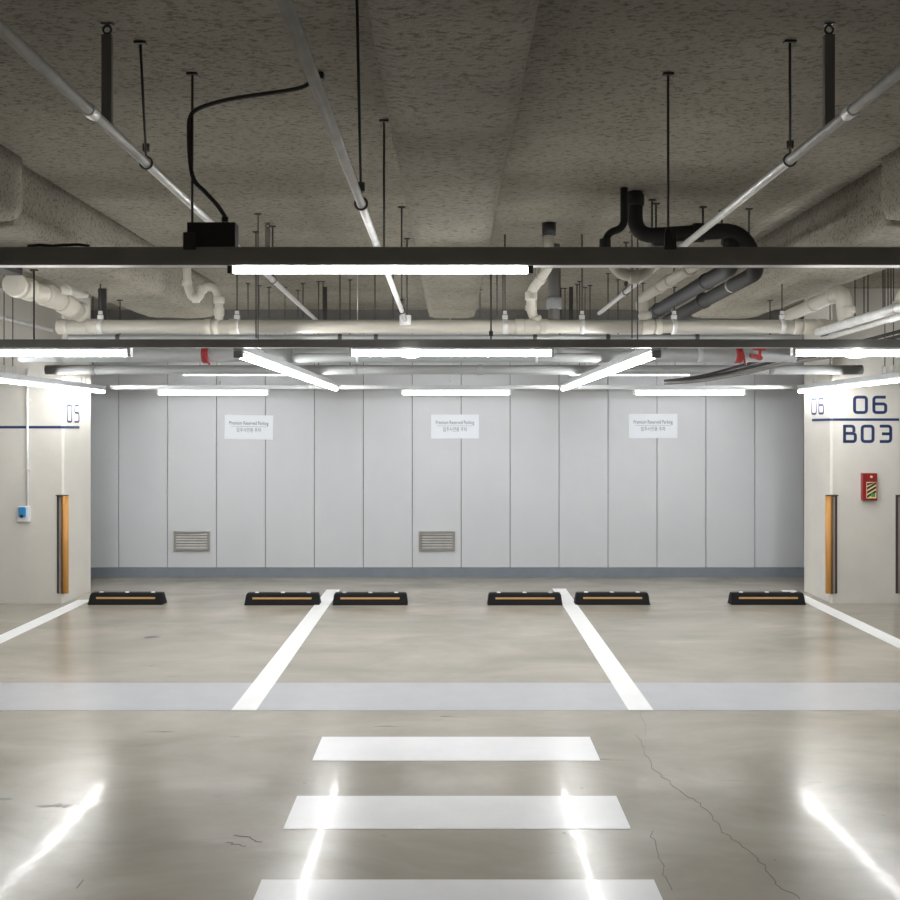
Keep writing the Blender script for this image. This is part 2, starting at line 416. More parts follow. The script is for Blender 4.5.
# ---------------------------------------------------------------- painted numbers
G = {'0': ([[(0,0),(0,1),(1,1),(1,0)]], True), '6': ([[(1,1),(0,1),(0,0),(1,0),(1,.56),(0,.56)]], False),
     '5': ([[(1,1),(0,1),(0,.56),(1,.56),(1,0),(0,0)]], False), '3': ([[(0,1),(1,1),(1,0),(0,0)],[(.2,.5),(1,.5)]], False),
     'B': ([[(0,-.09),(0,1.09)],[(0,1),(.86,1),(.86,.62)],[(0,.53),(1,.53),(1,0),(0,0)]], False)}
def glyphs(bm, s, w, h, gap, st, O, U, N):
    V = Vector((0,0,1)); x = 0
    for ch in s:
        strokes, cl = G[ch]
        for q in strokes:
            ribbon(bm, [(x+a*(w-st)+st/2, b*(h-st)+st/2) for a, b in q], st, .002, U, V, N, O, closed=cl, rnd=.03)
        x += w+gap
UX, NY = Vector((1,0,0)), Vector((0,-1,0))
q = P(853, 414, CF); q.y = CF-.0005
bm = B(); glyphs(bm, '06', .150, .185, .045, .030, q, UX, NY)
obj('bay_number', bm, 'blue', None, q, label='large navy 06 painted on front of right column', category='painted number')
q = P(843, 443, CF); q.y = CF-.0005
bm = B(); glyphs(bm, 'B03', .140, .185, .038, .030, q, UX, NY)
obj('zone_code', bm, 'blue', None, q, label='large navy B03 painted under the line on right column', category='painted number')
# side numbers
q = Vector((CRX-.0005, 10.64, EYE+.16)); bm = B(); glyphs(bm, '06', .155, .18, .05, .022, q, Vector((0,-1,0)), Vector((-1,0,0)))
obj('bay_number', bm, 'blue', None, q, label='navy 06 painted on the inner side of right column, washed out', category='painted number')
q = Vector((CL+.0005, 10.19, EYE+.075)); bm = B(); glyphs(bm, '05', .14, .19, .06, .020, q, Vector((0,1,0)), Vector((1,0,0)))
obj('bay_number', bm, 'blue', None, q, label='navy 05 painted on the inner side of left column', category='painted number')
def wallline(name, z, xs, side_x, s, yend, label):
    t = thing(name, label, 'painted line', (side_x, CF, z))
    bm = B(); box(bm, min(xs), max(xs), CF-.0025, CF-.0005, z-.013, z+.013); obj('front_run', bm, 'blue', t)
    bm = B(); xa, xb = side_x+.0005*s, side_x+.0025*s
    box(bm, min(xa,xb), max(xa,xb), CF+.02, yend, z-.013, z+.013); obj('side_run', bm, 'blue', t)
    bm = B(); c = .0182; e = .0016
    a_, b_ = Vector((side_x-c*s, CF-.0006, 0)), Vector((side_x+.0006*s, CF+c, 0)); nn = Vector((s, -1, 0)).normalized()*e
    vs = [bm.verts.new(p+Vector((0,0,zz))) for zz in (z-.013, z+.013) for p in (a_+nn*.3, b_+nn*.3, b_+nn, a_+nn)]
    for f in ((0,1,2,3),(4,5,6,7),(0,1,5,4),(1,2,6,5),(2,3,7,6),(3,0,4,7)): bm.faces.new([vs[i] for i in f])
    obj('corner_run', bm, 'blue', t)
wallline('painted_line', EYE+.028, (CL-.66, CL-.019), CL, 1, 10.53, 'navy line painted around the left column beneath 05')
wallline('painted_line', EYE+.105, (CRX+.019, CRX+.69), CRX, -1, 10.62, 'navy line painted around the right column between 06 and B03')

# emergency light box on right column
a = P(860.5, 500, CF); b = P(875, 473, CF)
t = thing('emergency_torch_box', 'small red box with striped hazard label on the right column', 'emergency box', (a.x, CF, a.z))
bm = B(); box(bm, a.x, b.x, CF-.06, CF-.001, a.z, b.z, .006); obj('box_body', bm, 'red', t)
lx0, lx1, lz0, lz1 = a.x+.035, b.x-.012, a.z+.02, a.z+.185
bm = B(); box(bm, lx0, lx1, CF-.063, CF-.0605, lz0, lz1)
lab = obj('hazard_label', bm, 'hazy', t, label='cream label with black diagonal stripes')
bm = B(); n = 4; hh = (lz1-lz0)
for k in range(n):
    zz = lz0+.004+k*hh/n
    vs = [(lx0+.004, zz), (lx1-.004, zz+.055), (lx1-.004, zz+.080), (lx0+.004, zz+.025)]
    vs = [(x, min(z, lz1-.002)) for x, z in vs]
    lo = [bm.verts.new((x, CF-.0632, z)) for x, z in vs]; hi = [bm.verts.new((x, CF-.0645, z)) for x, z in vs]
    if (vs[2][1]-vs[1][1]) < 1e-4: pass
    bm.faces.new(hi); bm.faces.new(lo[::-1])
    for i in range(4): bm.faces.new((lo[i], lo[(i+1)%4], hi[(i+1)%4], hi[i]))
bmesh.ops.remove_doubles(bm, verts=bm.verts, dist=1e-5)
obj('hazard_stripes', bm, 'hazk', lab)
bm = B(); box(bm, lx0+.045, lx1-.012, CF-.0665, CF-.0648, lz0+.015, lz0+.05, .001); obj('green_symbol', bm, 'green', lab)
bm = B(); tube(bm, [((a.x+b.x)/2+.01, CF-.0605, b.z-.035), ((a.x+b.x)/2+.01, CF-.068, b.z-.035)], .012, 16); obj('round_emblem', bm, 'hazy', t)

# socket with blue cover on left column, plus its conduit
a = P(19.5, 521.5, CF); b = P(31, 506, CF)
t = thing('wall_socket', 'white socket box with blue cover on the left column', 'wall socket', (a.x, CF, a.z))
bm = B(); box(bm, a.x, b.x, CF-.05, CF-.001, a.z, b.z, .006); obj('socket_box', bm, 'white', t)
bm = B(); box(bm, a.x+.02, b.x-.025, CF-.075, CF-.051, a.z+.05, b.z-.006, .008); cov = obj('socket_cover', bm, 'socket', t, label='blue hinged cover')
bm = B(); tube(bm, [((a.x+b.x)/2-.003, CF-.076, a.z+.06), ((a.x+b.x)/2-.003, CF-.082, a.z+.06)], .017, 14); obj('cover_latch', bm, 'black', cov)
cx = P(28, 400, CF).x
t = thing('conduit', 'thin white conduit dropping down left column to the blue socket', 'conduit', (cx, CF, b.z))
bm = B(); tube(bm, [(cx, CF-.016, b.z+.001), (cx, CF-.016, EYE+.62)], .012, 12); obj('conduit_pipe', bm, 'white', t)
for zz in (EYE-.40, EYE+.3):
    bm = B(); box(bm, cx-.014, cx+.032, CF-.031, CF-.001, zz-.008, zz+.008, .002); obj('saddle_clip', bm, 'galv', t)

# ---------------------------------------------------------------- vents in back wall
def vent(px0, label):
    a = P(px0, 551, YF); b = P(px0+36, 531, YF)
    t = thing('wall_vent', label, 'vent', (a.x, YF, a.z), 'stainless vents low on the back wall')
    x0, x1, z0, z1 = a.x, b.x, a.z, b.z; fr = .028
    bm = B()
    box(bm, x0, x1, YF-.022, YF-.001, z0, z0+fr, .003); box(bm, x0, x1, YF-.022, YF-.001, z1-fr, z1, .003)
    box(bm, x0, x0+fr, YF-.022, YF-.001, z0+fr, z1-fr, .003); box(bm, x1-fr, x1, YF-.022, YF-.001, z0+fr, z1-fr, .003)
    obj('vent_frame', bm, 'steel', t)
    bm = B(); box(bm, x0+fr, x1-fr, YF-.006, YF-.001, z0+fr, z1-fr); obj('vent_back', bm, 'hollow', t)
    n = 6; bm = B()
    for k in range(n):
        z = z0+fr+.018+(z1-z0-2*fr-.026)*k/(n-1)
        vs = [(-.020, z-.012), (-.018, z-.014), (-.008, z+.008), (-.010, z+.010)]
        lo = [bm.verts.new((x0+fr+.002, YF+y, zz)) for y, zz in vs]; hi = [bm.verts.new((x1-fr-.002, YF+y, zz)) for y, zz in vs]
        bm.faces.new(lo); bm.faces.new(hi[::-1])
        for i in range(4): bm.faces.new((lo[i], hi[i], hi[(i+1)%4], lo[(i+1)%4]))
    obj('louvre_blades', bm, 'blade', t)
vent(174, 'stainless louvred vent low on back wall, the left one')
vent(419, 'stainless louvred vent low on back wall, near its middle')

# ---------------------------------------------------------------- signs
def text_mesh(body, size, width=None):
    cu = bpy.data.curves.new('txt', 'FONT'); cu.body = body; cu.size = size; cu.align_x = 'CENTER'; cu.extrude = .0006
    o = bpy.data.objects.new('txt', cu); C.objects.link(o)
    bpy.context.view_layer.update()
    dg = bpy.context.evaluated_depsgraph_get()
    me = bpy.data.meshes.new_from_object(o.evaluated_get(dg))
    bpy.data.objects.remove(o); 
    bm = B(); bm.from_mesh(me); bpy.data.meshes.remove(me)
    if width and bm.verts:
        xs = [v.co.x for v in bm.verts]; s = width/(max(xs)-min(xs)); c = (max(xs)+min(xs))/2
        for v in bm.verts: v.co.x = (v.co.x-c)*s
    return bm
def sign(px, py, w, h, rot, label):
    c = P(px, py, YF)
    t = thing('reserved_sign', label, 'sign', (c.x, YF-.001, c.z), 'reserved parking signs on the back wall')
    t.rotation_euler = (0, rot, 0)
    def put(name, bm, m, z, y):
        bmesh.ops.rotate(bm, verts=bm.verts, cent=(0,0,0), matrix=Matrix.Rotation(math.pi/2, 3, 'X'))
        bmesh.ops.translate(bm, verts=bm.verts, vec=(c.x, YF-.001-y, c.z+z)); obj(name, bm, m, t)
    bm = B(); box(bm, c.x-w/2, c.x+w/2, YF-.007, YF-.001, c.z-h/2, c.z+h/2, .001); obj('sign_board', bm, 'paper', t)
    put('english_text', text_mesh('Premium Reserved Parking', .062, w*.80), 'ink', .028, .0068)
    put('korean_text', text_mesh('입주사전용 주차', .058, w*.50), 'ink', -.055, .0068)
    bm = B(); box(bm, c.x-w*.37, c.x+w*.37, YF-.0082, YF-.0071, c.z+.006, c.z+.009); obj('rule_line', bm, 'ink', t)
sign(249, 427.2, .58, .29, math.radians(1.0), 'white reserved parking sign on back wall, leftmost and slightly tilted')
sign(455, 426.5, .57, .285, 0, 'white reserved parking sign at the middle of back wall')
sign(653, 426, .58, .29, 0, 'white reserved parking sign on back wall, rightmost')

# ---------------------------------------------------------------- lights and raceways
def led_x(x0, x1, y, ztop, label, group, dh=.045, dw=.05, sensor=None, caps='white', hous=.014, em='led'):
    t = thing('led_batten', label, 'light', ((x0+x1)/2, y, ztop), group)
    bm = B(); box(bm, x0, x1, y-dw/2, y+dw/2, ztop-hous, ztop, min(.003, hous*.3)); obj('housing', bm, 'silver', t)
    bm = B()
    zt = ztop-hous-.001; zb = zt-dh
    pr = [(-dw/2, zt), (-dw/2, zt-dh*.55), (-dw*.36, zb+dh*.1), (-dw*.15, zb), (dw*.15, zb), (dw*.36, zb+dh*.1), (dw/2, zt-dh*.55), (dw/2, zt)]
    a = [bm.verts.new((x0+.012, y+p, z)) for p, z in pr]; b = [bm.verts.new((x1-.012, y+p, z)) for p, z in pr]
    bm.faces.new(a); bm.faces.new(b[::-1])
    for i in range(8):
        f = bm.faces.new((a[i], b[i], b[(i+1)%8], a[(i+1)%8]))
    obj('diffuser', bm, em, t)
    for xe in (x0, x1):
        s = 1 if xe == x1 else -1
        bm = B(); xa, xb = xe-.011*s, xe+.010*s
        box(bm, min(xa,xb), max(xa,xb), y-dw/2-.002, y+dw/2+.002, zb-.002, ztop, .003); obj('end_cap', bm, caps, t)
    if sensor is not None:
        bm = B(); tube(bm, [(sensor, y, zb-.001), (sensor, y, zb-.004), (sensor, y, zb-.007)], .06, 18, radii=[.050,.047,.035]); obj('sensor_lens_glow', bm, 'led', t)  # lens borrows the lamp emission so the sensor looks bright
    return t
def raceway_x(name, x0, x1, y, zb, h, w, m, label, cat='raceway'):
    t = thing(name, label, cat, ((x0+x1)/2, y, zb))
    bm = B(); th = .006
    box(bm, x0, x1, y-w/2, y-w/2+th, zb, zb+h); box(bm, x0, x1, y+w/2-th, y+w/2, zb, zb+h)
    box(bm, x0, x1, y-w/2+th, y+w/2-th, zb+.004, zb+.004+th)
    obj('channel', bm, m, t)
    bm = B(); box(bm, x0, x1, y-w/2+th, y+w/2-th, zb, zb+.0035)  # pale strip puts the floor-lit brightness into the underside colour
    obj('lit_underside_strip', bm, 'white', t, label='underside coloured pale as if lit from the floor')
    return t
RN, RM, RF = 3.97, 5.90, 11.10
ZN = EYE+.655; ZM = EYE+.487; ZF_ = EYE+.455
raceway_x('cable_raceway', -8, 8, RN+.035, ZN, .072, .07, 'race_lifted', 'dark steel raceway nearest the camera, spanning the full width')
raceway_x('cable_raceway', -8, 8, RM+.03, ZM, .048, .06, 'race', 'dark steel raceway in second row, in front of the cream pipe')
raceway_x('cable_raceway', -3.80, 3.81, RF+.02, ZF_, .042, .04, 'silver', 'thin silver raceway in the far row near the back wall')
gN, gM, gF, gH = 'lights on the nearest raceway', 'lights on the second raceway', 'lights on the far raceway', 'high lights in front of the back wall'
def lx(px, Z): return (px-VX)*Z/F
led_x(lx(229,RN), lx(531,RN), RN+.03, ZN, 'lit white light bar on the nearest dark raceway, top centre', gN, caps='black', dh=.024, dw=.036, hous=.004, em='ledn')
led_x(lx(-75,RM), lx(128,RM), RM+.03, ZM, 'lit light bar on second raceway at the left edge', gM, dh=.034)
led_x(lx(350,RM), lx(553,RM), RM+.03, ZM, 'lit light bar in the middle of second raceway', gM, dh=.034, sensor=lx(410,RM))
led_x(lx(795,RM), lx(998,RM), RM+.03, ZM, 'lit light bar on second raceway at the right edge', gM, dh=.034, sensor=lx(857,RM))
led_x(lx(158,RF), lx(268,RF), RF+.02, ZF_, 'lit light bar in far low row, left one above the left sign', gF, dh=.05, em='ledf')
led_x(lx(402,RF), lx(510,RF), RF+.02, ZF_, 'lit light bar in far low row, above the middle sign', gF, dh=.05, em='ledf')
led_x(lx(635,RF), lx(745,RF), RF+.02, ZF_, 'lit light bar in far low row, right one above the right sign', gF, dh=.05, em='ledf')
ZH = EYE+.585
led_x(lx(183,10), lx(301,10), 10.0, ZH, 'thin lit light bar above the far row at left', gH, dh=.026, em='ledf')
led_x(lx(569,10), lx(690,10), 10.0, ZH, 'thin lit light bar above the far row at right', gH, dh=.026, em='ledf')
# unseen lights added outside the frame to brighten the drive lane
gO = 'added lights over the drive lane outside the view'
for i, (x0, y) in enumerate([(-3.6,RN+.03),(2.3,RN+.03),(-5.9,RN+.03),(4.9,RN+.03)]):
    led_x(x0, x0+1.2, y, ZN, 'added light bar on the nearest raceway beyond the picture edge', gO, caps='black', dh=.024, dw=.036, hous=.004, em='ledn')
raceway_x('cable_raceway', -8, 8, .53, ZN, .072, .07, 'race', 'dark raceway above and behind the camera')
raceway_x('cable_raceway', -8, 8, -3.0, ZN, .072, .07, 'race', 'dark raceway far behind the camera')
for x0 in (-6.4,5.2):
    led_x(x0, x0+1.2, .525, ZN, 'added light bar on raceway above the camera', gO, caps='black', dh=.024, dw=.036, hous=.004, em='ledn')
for x0 in (-4.6,-.6,3.4):
    led_x(x0, x0+1.2, -3.005, ZN, 'added light bar on raceway far behind the camera', gO, caps='black', dh=.024, dw=.036, hous=.004, em='ledn')
# rows running in depth
def led_y(x, y0, y1, zr, label, rlabel, extra):
    t = thing('cable_raceway', rlabel, 'raceway', (x, y0, zr))
    w, h, th = .06, .042, .005
    bm = B(); box(bm, x-w/2, x-w/2+th, y0, y1, zr, zr+h); box(bm, x+w/2-th, x+w/2, y0, y1, zr, zr+h); box(bm, x-w/2+th, x+w/2-th, y0, y1, zr, zr+th)
    obj('channel', bm, 'silver', t)
    for yy in extra:
        bm = B(); box(bm, x-w/2-.006, x+w/2+.006, yy-.015, yy+.015, zr+h+.001, zr+h+.006); box(bm, x-.02, x-.012, yy-.01, yy+.01, zr+h+.006, zr+h+.06); box(bm, x+.012, x+.02, yy-.01, yy+.01, zr+h+.006, zr+h+.06)
        box(bm, x-.02, x+.02, yy-.01, yy+.01, zr+h+.06, zr+h+.066)
        obj('hanger_clip', bm, 'galv', t)
    L = thing('led_batten', label, 'light', (x, (y0+y1)/2, zr), 'long light rows running toward the back wall')
    dw, dh = .040, .027; zt = zr
    bm = B(); box(bm, x-dw/2, x+dw/2, y0, y1, zt-.014, zt, .003); obj('housing', bm, 'silver', L)
    zt -= .015; zb = zt-dh
    pr = [(-dw/2, zt), (-dw/2, zt-dh*.55), (-dw*.36, zb+dh*.1), (-dw*.15, zb), (dw*.15, zb), (dw*.36, zb+dh*.1), (dw/2, zt-dh*.55), (dw/2, zt)]
    bm = B(); a = [bm.verts.new((x+p, y0+.012, z)) for p, z in pr]; b = [bm.verts.new((x+p, y1-.012, z)) for p, z in pr]
    bm.faces.new(a[::-1]); bm.faces.new(b)
    for i in range(8): bm.faces.new((a[i], a[(i+1)%8], b[(i+1)%8], b[i]))
    obj('diffuser', bm, 'led', L)
    bm = B(); box(bm, x-dw/2-.006, x+dw/2+.006, y0-.020, y0+.035, zb-.002, zr-.001, .005); obj('end_cap', bm, 'race', L)
    bm = B(); box(bm, x-dw/2-.003, x+dw/2+.003, y1-.011, y1+.008, zb-.001, zr-.001, .003); obj('end_cap', bm, 'white', L)
ZD = EYE+.475
led_y(-1.28, 5.99, 11.02, ZD, 'long lit light row slanting from second raceway toward centre, left one', 'silver channel carrying the left slanting light row', (6.6, 9.6))
led_y(1.225, 5.99, 11.02, ZD, 'long lit light row slanting from second raceway toward centre, right one', 'silver channel carrying the right slanting light row', (6.6, 9.6))
led_y(-3.83, 5.99, 10.98, ZD-.03, 'long lit light row ending beside the left column', 'silver channel carrying the light row beside left column', (8.55, 8.72, 10.4))
led_y(3.775, 5.99, 10.85, ZD-.03, 'long lit light row ending beside the right column', 'silver channel carrying the light row beside right column', (8.55, 8.72, 10.4))

# ---------------------------------------------------------------- rods
def rod(x, y, z0, label, group, z1=CEIL, r=.005, m='rod', clamp=None, clip=False, x1=None, y1=None, flange=True, coup=False):
    t = thing('hanger_rod', label, 'hanger rod', (x, y, z0), group)
    x1 = x if x1 is None else x1; y1 = y if y1 is None else y1
    bm = B(); tube(bm, [(x, y, z0), (x1, y1, z1-.002)], r, 8); obj('threaded_rod', bm, m, t)
    if flange:
        bm = B(); box(bm, x1-.022, x1+.022, y1-.012, y1+.012, z1-.010, z1-.001, .002); obj('ceiling_anchor', bm, m, t)
    if coup:
        bm = B(); tube(bm, [(x, y, z0+.02), (x, y, z0+.05)], .014, 6); obj('coupling_nut', bm, m, t)
    if clip:
        bm = B(); box(bm, x-.024, x+.024, y-.046, y-.037, z0-.014, z0+.055, .002); box(bm, x-.024, x+.024, y-.037, y+.012, z0-.001, z0+.005, .001); obj('raceway_clip', bm, m, t)
        bm = B(); tube(bm, [(x, y, z0+.008), (x, y, z0+.075)], .013, 6); obj('coupling_nut', bm, m, t)
    if clamp:
        cx, cy, cz, R, ax = clamp
        bm = B(); n = 20; A = Vector((cx, cy, cz)); 
        for k in range(n):
            pass
        e1 = Vector((1,0,0)) if ax == 'y' else Vector((0,1,0)); e2 = Vector((0,0,1))
        tube(bm, [A+e1*math.cos(2*math.pi*k/n)*R+e2*math.sin(2*math.pi*k/n)*R for k in range(n+1)], .004, 6)
        obj('ring_clamp', bm, 'rod', t)
    return t
gr = 'rods hanging the nearest raceway'
rod(lx(190,RN), RN+.035, ZN+.074, 'black hanger rod beside the junction box, holding nearest raceway', gr, clip=True)
rod(lx(670,RN), RN+.035, ZN+.074, 'black hanger rod right of centre, holding nearest raceway by black pipes', gr, clip=True)
# mid raceway rods
gm = 'rods hanging the second raceway'
for px, lb in ((34,'thin hanger rod at far left, in front of capped cream pipe'),(256,'thin hanger rod in front of the cream drain pipe, near left slanting light'),
               (491,'thin hanger rod with coupling above middle light bar'),(632,'thin hanger rod in front of the cream drain pipe, near right slanting light')):
    Zr = 7.2 if px in (256, 632) else RM+.03
    x = lx(px, Zr); top = BEAM-.012 if (2.31 < abs(x) < 2.94 or abs(x) < .235) else CEIL
    if px == 34: top = EYE+.953
    rod(x, Zr, ZM+.050 if Zr < 7 else EYE+.66, lb, gm, z1=top, coup=(px == 491))

# ---------------------------------------------------------------- sprinkler pipes
def pipe(name, pts, r, m, label, cat='pipe', bend=None, collars=(), group=None, seg=18, cm=None, cw=.05, cr=1.14, loc=None):
    loc = loc or pts[0]
    t = thing(name, label, cat, loc, group)
    bm = B(); tube(bm, pts, r, seg, bend=bend); obj('pipe_run', bm, m, t)
    for c, d in collars:
        bm = B(); collar(bm, c, d, r*cr, cw); obj('coupling', bm, cm or m, t)
    return t
SP = EYE+1.05
def strap_post(x, y, zb, label):
    t = thing('strap_hanger', label, 'pipe hanger', (x, y, zb), 'square posts bracing the sprinkler pipes')
    bm = B(); box(bm, x-.018, x+.018, y-.012, y+.012, zb, CEIL-.040, .002); obj('square_post', bm, 'race', t)
    bm = B(); tube(bm, [(x+math.cos(a)*.014, y-.002, CEIL-.022+math.sin(a)*.014) for a in [i*math.pi/8 for i in range(17)]], .004, 6)
    box(bm, x-.02, x+.02, y-.012, y+.012, CEIL-.005, CEIL-.001); obj('eye_bracket', bm, 'rod', t)
yz = Vector((0,1,0))
def xat(pa, pb, y):
    t = (y-pa[1])/(pb[1]-pa[1]); return pa[0]+(pb[0]-pa[0])*t
LA, LB = (-1.155, 1.2, SP), (-1.30, 9.6, SP)
pipe('sprinkler_pipe', [LA, LB], .018, 'galv', 'galvanised pipe under ceiling running from top left toward centre', collars=[((xat(LA,LB,3.3),3.3,SP), yz),((xat(LA,LB,7.0),7.0,SP), yz)], cr=1.25, cw=.06)
RA, RB = (1.31, 1.2, SP), (1.325, 9.0, SP)
pipe('sprinkler_pipe', [RA, RB], .018, 'galv', 'galvanised pipe under ceiling running from top right toward centre', collars=[((xat(RA,RB,3.3),3.3,SP), yz),((xat(RA,RB,7.7),7.7,SP), yz)], cr=1.25, cw=.06)
MA, MB_ = (-.295, .9, EYE+.765), (-.325, 6.95, EYE+.765)
mp_ = pipe('sprinkler_pipe', [MA, MB_], .0145, 'galv', 'thin galvanised pipe running from top centre to the cream main', collars=[((xat(MA,MB_,4.1),4.1,EYE+.765), yz)], cr=1.2, cw=.03)
bm = B(); box(bm, -.365, -.285, 6.95, 7.0, EYE+.73, EYE+.80, .006); obj('end_fitting', bm, 'galv', mp_)
gs = 'rods and rings holding the sprinkler pipes'
for (A_, B_, y, lb) in ((LA,LB,3.93,'hanger rod with ring on the left sprinkler pipe, near'),(LA,LB,7.0,'hanger rod with ring on the left sprinkler pipe, far'),
                     (RA,RB,3.89,'hanger rod with ring on the right sprinkler pipe, near'),(RA,RB,7.6,'hanger rod with ring on the right sprinkler pipe, far'),
                     (MA,MB_,3.38,'long hanger rod with ring on the central thin pipe, nearest'),(MA,MB_,4.61,'hanger rod on the central thin pipe, just behind nearest raceway'),
                     (MA,MB_,6.40,'hanger rod on the central thin pipe, farthest back')):
    x = xat(A_, B_, y); rr = .02 if A_ is not MA else .0165
    top = CEIL
    rod(x, y, A_[2]+rr+.004, lb, gs, z1=top, clamp=(x, y, A_[2], rr+.004, 'y'), coup=True, x1=(x+.055 if y == 3.93 else x-.075 if y == 3.89 else x), y1={3.93:3.68, 3.89:3.67, 3.38:3.22}.get(y))
for (A_, B_, y, lb) in ((LA,LB,3.52,'dark square post down to the left sprinkler pipe, near'),(LA,LB,6.9,'dark square post down to the left sprinkler pipe, far'),
                        (RA,RB,3.52,'dark square post down to the right sprinkler pipe, near')):
    strap_post(xat(A_,B_,y)-(.018 if A_ is LA else -.012), y, SP+.019, lb)
pipe('sprinkler_pipe', [(-4.0, 3.0, EYE+1.0), (-4.0, 10.0, EYE+1.0)], .02, 'galv', 'galvanised pipe at far left passing behind the capped cream pipe', collars=[((-4.0,8.9,EYE+1.0), yz)], cr=1.25)

# ---------------------------------------------------------------- junction box and flexible conduit
a = P(183, 246.5, RN); b = P(235, 222, RN)
t = thing('junction_box', 'black junction box standing on the nearest raceway', 'junction box', (a.x, RN+.035, ZN+.073))
bm = B(); box(bm, a.x+.015, b.x, RN+.002, RN+.068, ZN+.073, b.z, .003); obj('box_body', bm, 'black', t)
bm = B(); tube(bm, [P(225,222,RN+.03), P(225,217,RN+.03)], .014, 10); obj('gland', bm, 'black', t)
pts = [P(x, y, RN+.035) for x, y in ((225,217),(217,205),(205,192),(194,180),(190,160),(189,135),(190,118),(198,109),(222,101),(250,96),(285,91),(303,87),(314,80),(319,71))]
pts[-1].z = CEIL-.004
t = thing('flexible_conduit', 'dark flexible conduit curving from the junction box up to ceiling', 'conduit', pts[0])
bm = B()
sm = []
for i in range(len(pts)-1):
    p0, p1, p2, p3 = pts[max(i-1,0)], pts[i], pts[i+1], pts[min(i+2,len(pts)-1)]
    for k in range(8):
        u = k/8; sm.append(.5*((2*p1)+(p2-p0)*u+(2*p0-5*p1+4*p2-p3)*u*u+(3*p1-p0-3*p2+p3)*u**3))
sm.append(pts[-1])
tube(bm, sm, .0095, 10, radii=[.0098 if i % 2 else .0085 for i in range(len(sm))]); obj('conduit_pipe', bm, 'rod', t)
bm = B(); box(bm, pts[-1].x-.02, pts[-1].x+.02, RN+.015, RN+.055, CEIL-.03, CEIL-.001, .004); obj('ceiling_gland', bm, 'black', t)
# loose cable on top of nearest raceway
pts = [P(x, y, RN+.035) for x, y in ((28,246),(40,245),(52,246),(62,245),(78,244.5),(90,246))]
for p in pts: p.z = max(p.z, ZN+.078)
bm = B(); tube(bm, pts, .006, 8); obj('cable', bm, 'black', None, pts[0], label='short black cable lying on the nearest raceway at left', category='cable')

# ---------------------------------------------------------------- cream drain main
Zp = 7.3; zp = EYE+.755; rp = .049
xa, xb = lx(60, Zp), lx(838, Zp)
t = thing('drain_pipe', 'long cream plastic drain pipe crossing behind the second raceway', 'pipe', (xa, Zp, zp))
bm = B(); tube(bm, [(xa,Zp,zp),(xb,Zp,zp)], rp, 24); obj('pipe_run', bm, 'pvc', t)
for px, w in ((63,.07),(93,.09),(208,.05),(216,.04),(234,.07),(520,.07),(531,.10),(544,.06),(648,.09),(659,.05),(797,.06),(809,.10),(822,.06)):
    bm = B(); collar(bm, (lx(px,Zp),Zp,zp), (1,0,0), rp*1.16, w, 24); obj('coupling', bm, 'pvc', t)
for px in (100.5, 237, 505, 582, 674, 782):
    x = lx(px, Zp)
    rt = thing('pipe_clamp', 'galvanised split clamp and rod holding the cream drain pipe %s' % {100.5:'near its left end',237:'beside the left trap',505:'right of centre beam',582:'left of the right slanting light',674:'beside the charcoal pipes',782:'near its right end'}[px], 'pipe clamp', (x, Zp, zp+rp), 'clamps along the cream drain pipe')
    bm = B(); collar(bm, (x,Zp,zp), (1,0,0), rp+.006, .035, 24); box(bm, x-.02, x+.02, Zp-.012, Zp+.012, zp+rp+.004, zp+rp+.035, .003); obj('clamp_band', bm, 'galv', rt)
    bm = B(); tube(bm, [(x,Zp,zp+rp+.036),(x,Zp, (CEIL if not 2.30<abs(x)<2.96 and abs(x)>.24 else BEAM-.012)-.002)], .005, 8); obj('threaded_rod', bm, 'rod', rt)
    bm = B(); box(bm, x-.013, x+.013, Zp-.014, Zp+.014, zp+rp+.04, zp+rp+.065, .002); obj('nut', bm, 'galv', rt)
# slim light strip pipe just behind/below
x0, x1 = lx(68,7.55), lx(800,7.55)
pipe('conduit', [(x0,7.55,EYE+.700),(x1,7.55,EYE+.700)], .020, 'pipe_light', 'slim pale pipe running just beneath the cream drain pipe', 'pipe',
     collars=[((lx(p,7.55),7.55,EYE+.700),(1,0,0)) for p in (118,340,376,535,608,697)], cm='rod', cw=.03, cr=1.2)
def fittings(t, lst):
    for c, d, r, w in lst:
        bm = B(); collar(bm, c, d, r, w, 20); obj('coupling', bm, 'pvc', t)
# left capped cluster
t = thing('capped_drain_pipe', 'thick cream drain fitting with round end cap at far left', 'pipe', P(17,286,6.5))
bm = B(); A = P(17,286,6.5); Bp = P(50,296,6.95); Cp = P(80,312,7.25)
tube(bm, [A, Bp, Cp], .062, 24); obj('pipe_run', bm, 'pvc', t)
bm = B(); d = (Bp-A).normalized(); dn = Vector((.25,-1,-.02)).normalized()
tube(bm, [A+dn*.09, A+dn*.08, A-dn*.02], .08, 28, radii=[.070,.078,.078]); tube(bm, [A+dn*.091, A+dn*.10], .018, 12); obj('end_cap', bm, 'pvc', t)
fittings(t, [(A+(Bp-A)*.35, d, .075, .06), (Bp, d, .080, .22), (Bp+(Cp-Bp)*.55, (Cp-Bp), .074, .12), (Cp, (Cp-Bp), .072, .05)])
bm = B(); E0 = P(55,290,6.95); E1 = P(86,295,7.4); tube(bm, [E0, E0.lerp(E1,.45), E1], .05, 20, radii=[.05,.045,.022]); obj('tapered_branch', bm, 'pvc', t)
bm = B(); collar(bm, E0.lerp(E1,.3), E1-E0, .052, .03); obj('band_clip', bm, 'galv', t)
# black strap bracket behind clamp
bm = B(); x = lx(103,7.5); box(bm, x-.03, x+.03, 7.48, 7.50, zp+.07, BEAM-.02, .003); obj('bracket', bm, 'black', None, (x,7.49,zp+.2), label='black steel bracket above left end of cream drain pipe', category='bracket')
